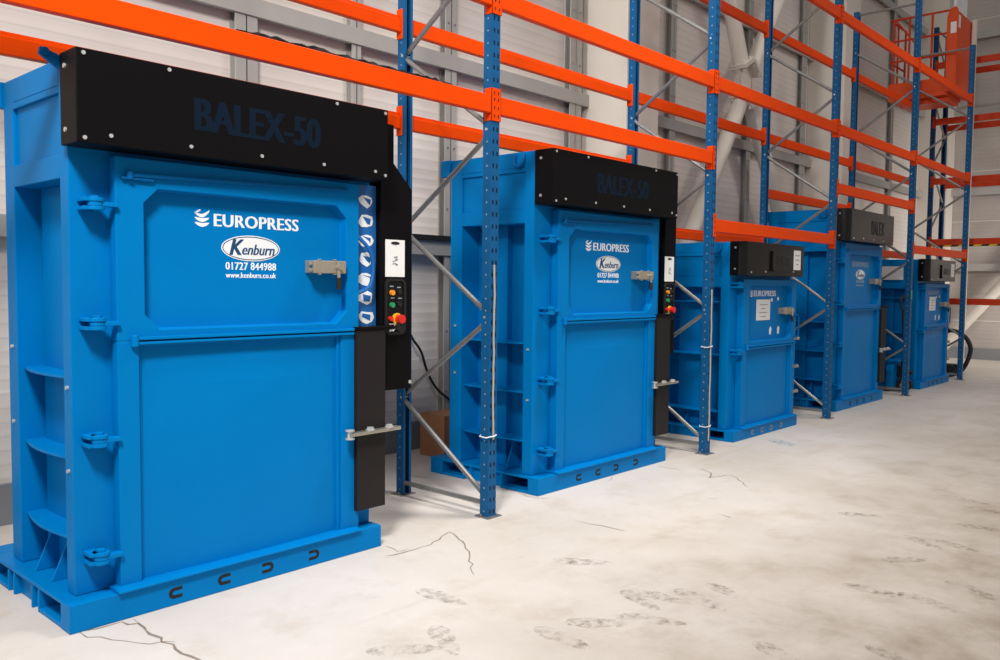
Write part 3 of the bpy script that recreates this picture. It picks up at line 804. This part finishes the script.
# mast housing: rounded shoulder on its left edge
m = MB(); y0, y1 = -.50, -.36
prof = [(L(11.36), 4.70), (L(12.30), 4.70), (L(12.30), 5.98), (L(11.36), 5.98)]
m.prism(prof, 'y', y0, y1)
m.prism([(y0, 4.70), (y1+.02, 4.70), (y1+.02, 5.90), (y1-.02, 6.02), (y0+.03, 6.05), (y0, 6.0)], 'x', L(11.34), L(11.36))
hs = m.build('mast_housing', M_LIFT, lf, .012)
m = MB(); m.box(L(11.333), L(11.338), -.485, -.40, 5.62, 5.80); m.build('warning_sticker', M_PAPER, hs)
m = MB(); m.box(L(12.2), L(12.27), -.504, -.50, 5.1, 5.85); m.box(L(11.40), L(11.50), -.504, -.50, 5.72, 5.92); m.build('white_sticker', M_PAPER, hs)
m = MB(); m.box(L(11.40), L(12.25), -.36, .56, 4.66, 4.74); m.box(L(11.40), L(11.43), -.36, .56, 4.74, 4.95); m.box(L(11.43), L(12.25), .53, .56, 4.74, 4.95); m.box(L(11.55), L(12.1), -.36, .40, 4.58, 4.66)
m.build('platform', M_LIFT, lf, .006)
m = MB()
for z in (5.32, 5.66, 6.02):
    m.tube(smoothpath([(L(11.42), -.36, z), (L(11.42), .46, z), (L(11.46), .54, z), (L(11.56), .55, z), (L(12.23), .55, z)], 4), .018, 8)
for p in ((11.42, -.1), (11.42, .25), (11.42, .5), (11.8, .55), (12.2, .55)): m.tube([(L(p[0]), p[1], 4.95), (L(p[0]), p[1], 6.02)], .018, 8)
m.tube([(L(11.42), .48, 6.02), (L(11.42), .1, 5.5)], .014, 8)
m.build('guard_rail', M_ORANGE2, lf, smooth=True)

# ------------------------------------------------------------------ marks on the floor (flat by nature)
CAMP = Vector((-3.855957, -3.577393, 1.4812925)); F = 840.55247628
yaw, pitch, roll = 0.7378760747216487, -0.05486585419855243, 0.009970843550798327
fw = Vector((math.cos(yaw)*math.cos(pitch), math.sin(yaw)*math.cos(pitch), math.sin(pitch)))
rt = Vector((math.sin(yaw), -math.cos(yaw), 0)); upv = rt.cross(fw)
cr, sr = math.cos(roll), math.sin(roll)
RT = rt*cr+upv*sr; UP = upv*cr-rt*sr
CRACKS = [(0.006, [(-0.958, -0.118), (-0.826, -0.132), (-0.646, -0.139), (-0.393, -0.042), (-0.504, -0.286), (-0.826, -0.66)]), (0.008, [(-2.469, 0.045), (-2.312, 0.025), (-2.276, -0.036), (-2.278, -0.242), (-2.269, -0.496), (-2.237, -0.631)]), (0.005, [(-2.488, 0.036), (-2.422, -0.119), (-2.327, -0.275), (-2.248, -0.33)]), (0.005, [(-2.255, 0.021), (-2.268, -0.121)]), (0.005, [(0.331, -0.417), (0.337, -0.612), (0.357, -0.783)]), (0.006, [(2.226, -0.252), (2.163, -0.393), (1.983, -0.455), (2.199, -0.529), (2.096, -0.664), (1.929, -0.811)]), (0.005, [(0.594, 0.29), (0.577, 0.109), (0.629, 0.017)]), (0.005, [(1.348, 0.045), (1.457, 0.075), (1.547, 0.128)]), (0.005, [(1.418, -0.746), (1.452, -0.82)]), (0.006, [(2.081, 0.052), (2.085, -0.059), (2.072, -0.149)]), (0.005, [(1.099, -1.005), (1.083, -1.056), (1.072, -1.111)]), (0.004, [(-0.834, 0.029), (-0.853, -0.104), (-0.772, -0.112)]), (0.004, [(0.532, 1.501), (0.423, 1.212), (0.486, 1.055)])]
def crack(pts, wd, seed):
    rr = random.Random(seed); P = []
    for i in range(len(pts)-1):
        a = Vector(pts[i]); b = Vector(pts[i+1]); n = max(2, int((b-a).length/.05))
        for k in range(n): P.append(a+(b-a)*k/n+Vector((rr.uniform(-.012, .012), rr.uniform(-.012, .012))))
    P.append(Vector(pts[-1])); vs = []; fs = []
    for i, p in enumerate(P):
        d = (P[min(i+1, len(P)-1)]-P[max(i-1, 0)]).normalized(); n = Vector((-d.y, d.x)); w_ = .8*wd*rr.uniform(.35, 1.15)*(.3 if i in (0, len(P)-1) else 1)
        vs += [(p.x+n.x*w_, p.y+n.y*w_, .0012), (p.x-n.x*w_, p.y-n.y*w_, .0012)]
    fs = [(2*i, 2*i+2, 2*i+3, 2*i+1) for i in range(len(P)-1)]
    m = MB(); m.add(vs, fs); return m.build('crack', M_CRACK, floor)
for i, (w_, pts) in enumerate(CRACKS): crack(pts, w_, i)
def footprint(x, y, ang, s=1.0):
    sole = []
    for i in range(28):
        t = 2*PI*i/28; r = .052+.010*math.cos(2*t); yy = .145*math.sin(t); xx = (.05+.012*math.sin(t)-.014*math.cos(2*t)*0)*math.cos(t)
        if abs(yy) < .05 and yy < .02: xx *= .82
        sole.append((xx*s, yy*s))
    c, s_ = math.cos(ang), math.sin(ang)
    m = MB(); m.add([(x+a*c-b*s_, y+a*s_+b*c, .0014) for a, b in sole], [tuple(range(28))]); m.build('boot_mark', M_SCUFF, floor)
for x, y, a, s in [(-1.15, -0.757, 0.084, 1.066), (1.389, -2.157, -0.5, 0.941), (1.45, -2.327, -0.295, 0.878), (2.454, -2.25, -0.239, 0.954), (1.962, -2.341, 0.055, 1.012), (0.368, -2.226, 0.087, 1.056), (0.393, -2.476, -0.214, 1.113), (0.708, -2.58, -0.462, 1.051), (-0.427, -1.529, 0.084, 1.018), (-0.146, -1.709, -0.303, 0.909), (-0.277, -0.94, 0.621, 1.14), (-1.119, -1.458, -0.061, 1.058), (-0.877, -1.485, 0.727, 1.118), (-0.345, -2.532, -0.381, 0.862), (-0.331, -1.666, -0.262, 1.113), (-0.528, -1.461, -0.362, 0.976), (0.973, -2.188, 0.841, 1.01), (1.731, -1.686, 0.469, 0.945), (-0.699, -1.623, 0.461, 1.1), (-1.471, -1.117, -0.474, 1.075), (-1.649, -1.069, 0.884, 1.074), (2.654, -2.082, -0.107, 1.087), (-0.64, -2.195, -0.355, 0.984)]: footprint(x, y, a, s)
SMEAR = [(3.837, -0.03), (3.959, -0.076), (3.915, -0.216), (3.823, -0.373), (3.7, -0.387), (3.725, -0.241)]
m = MB(); m.add([(x, y, .0013) for x, y in SMEAR], [tuple(range(len(SMEAR)))]); m.build('paint_smear', M_SMEAR, floor)

# ------------------------------------------------------------------ camera
cam = bpy.data.cameras.new('camera'); co = bpy.data.objects.new('camera', cam); COL.objects.link(co)
cam.sensor_fit = 'HORIZONTAL'; cam.sensor_width = 36; cam.lens = F/1000*36; cam.clip_start = .05; cam.clip_end = 100
R_ = Matrix((RT, UP, -fw)).transposed().to_4x4(); R_.translation = CAMP; co.matrix_world = R_
S.camera = co

# ------------------------------------------------------------------ light
W = bpy.data.worlds.new('world'); S.world = W; W.use_nodes = True
W.node_tree.nodes['Background'].inputs[0].default_value = (1.0, .965, .93, 1); W.node_tree.nodes['Background'].inputs[1].default_value = .36
def area(loc, target, sx, sy, e, spread=180, col=(1, .965, .92)):
    l = bpy.data.lights.new('bay_and_fill_light', 'AREA'); l.shape = 'RECTANGLE'; l.size = sx; l.size_y = sy; l.energy = e; l.color = col; l.spread = math.radians(spread)
    o = bpy.data.objects.new('bay_and_fill_light', l); COL.objects.link(o); o.location = loc
    o.rotation_euler = (Vector(target)-Vector(loc)).to_track_quat('-Z', 'Y').to_euler(); return o
area((-4.6, -2.9, 5.8), (-1.0, 0, .7), 1.0, 1.0, 192, 115)
area((1.5, -1.5, 6.8), (1.5, -.6, 0), 1.0, 1.0, 95, 95)
area((8.0, -3.0, 7.6), (8.0, -1.2, 0), 1.0, 1.0, 60, 120)
area((-8.0, 1.2, 4.6), (-2.4, .6, 1.6), 1.2, 1.2, 45, 150)  # unseen fill added to brighten the first baler's left faces
area((-6.5, .2, 7.6), (5.5, 1.9, 4.4), 1.0, 1.0, 46, 60)  # unseen fill put in to lighten column sides and the upper back wall
area((12.6, -6.0, 3.2), (15.9, .2, .8), 1.2, 1.2, 90, 80)  # low unseen light added to brighten the foot of the end wall
S.view_settings.view_transform = 'Standard'; S.view_settings.look = 'None'; S.view_settings.gamma = 1
S.view_settings.use_curve_mapping = False; S.view_settings.exposure = 0.0
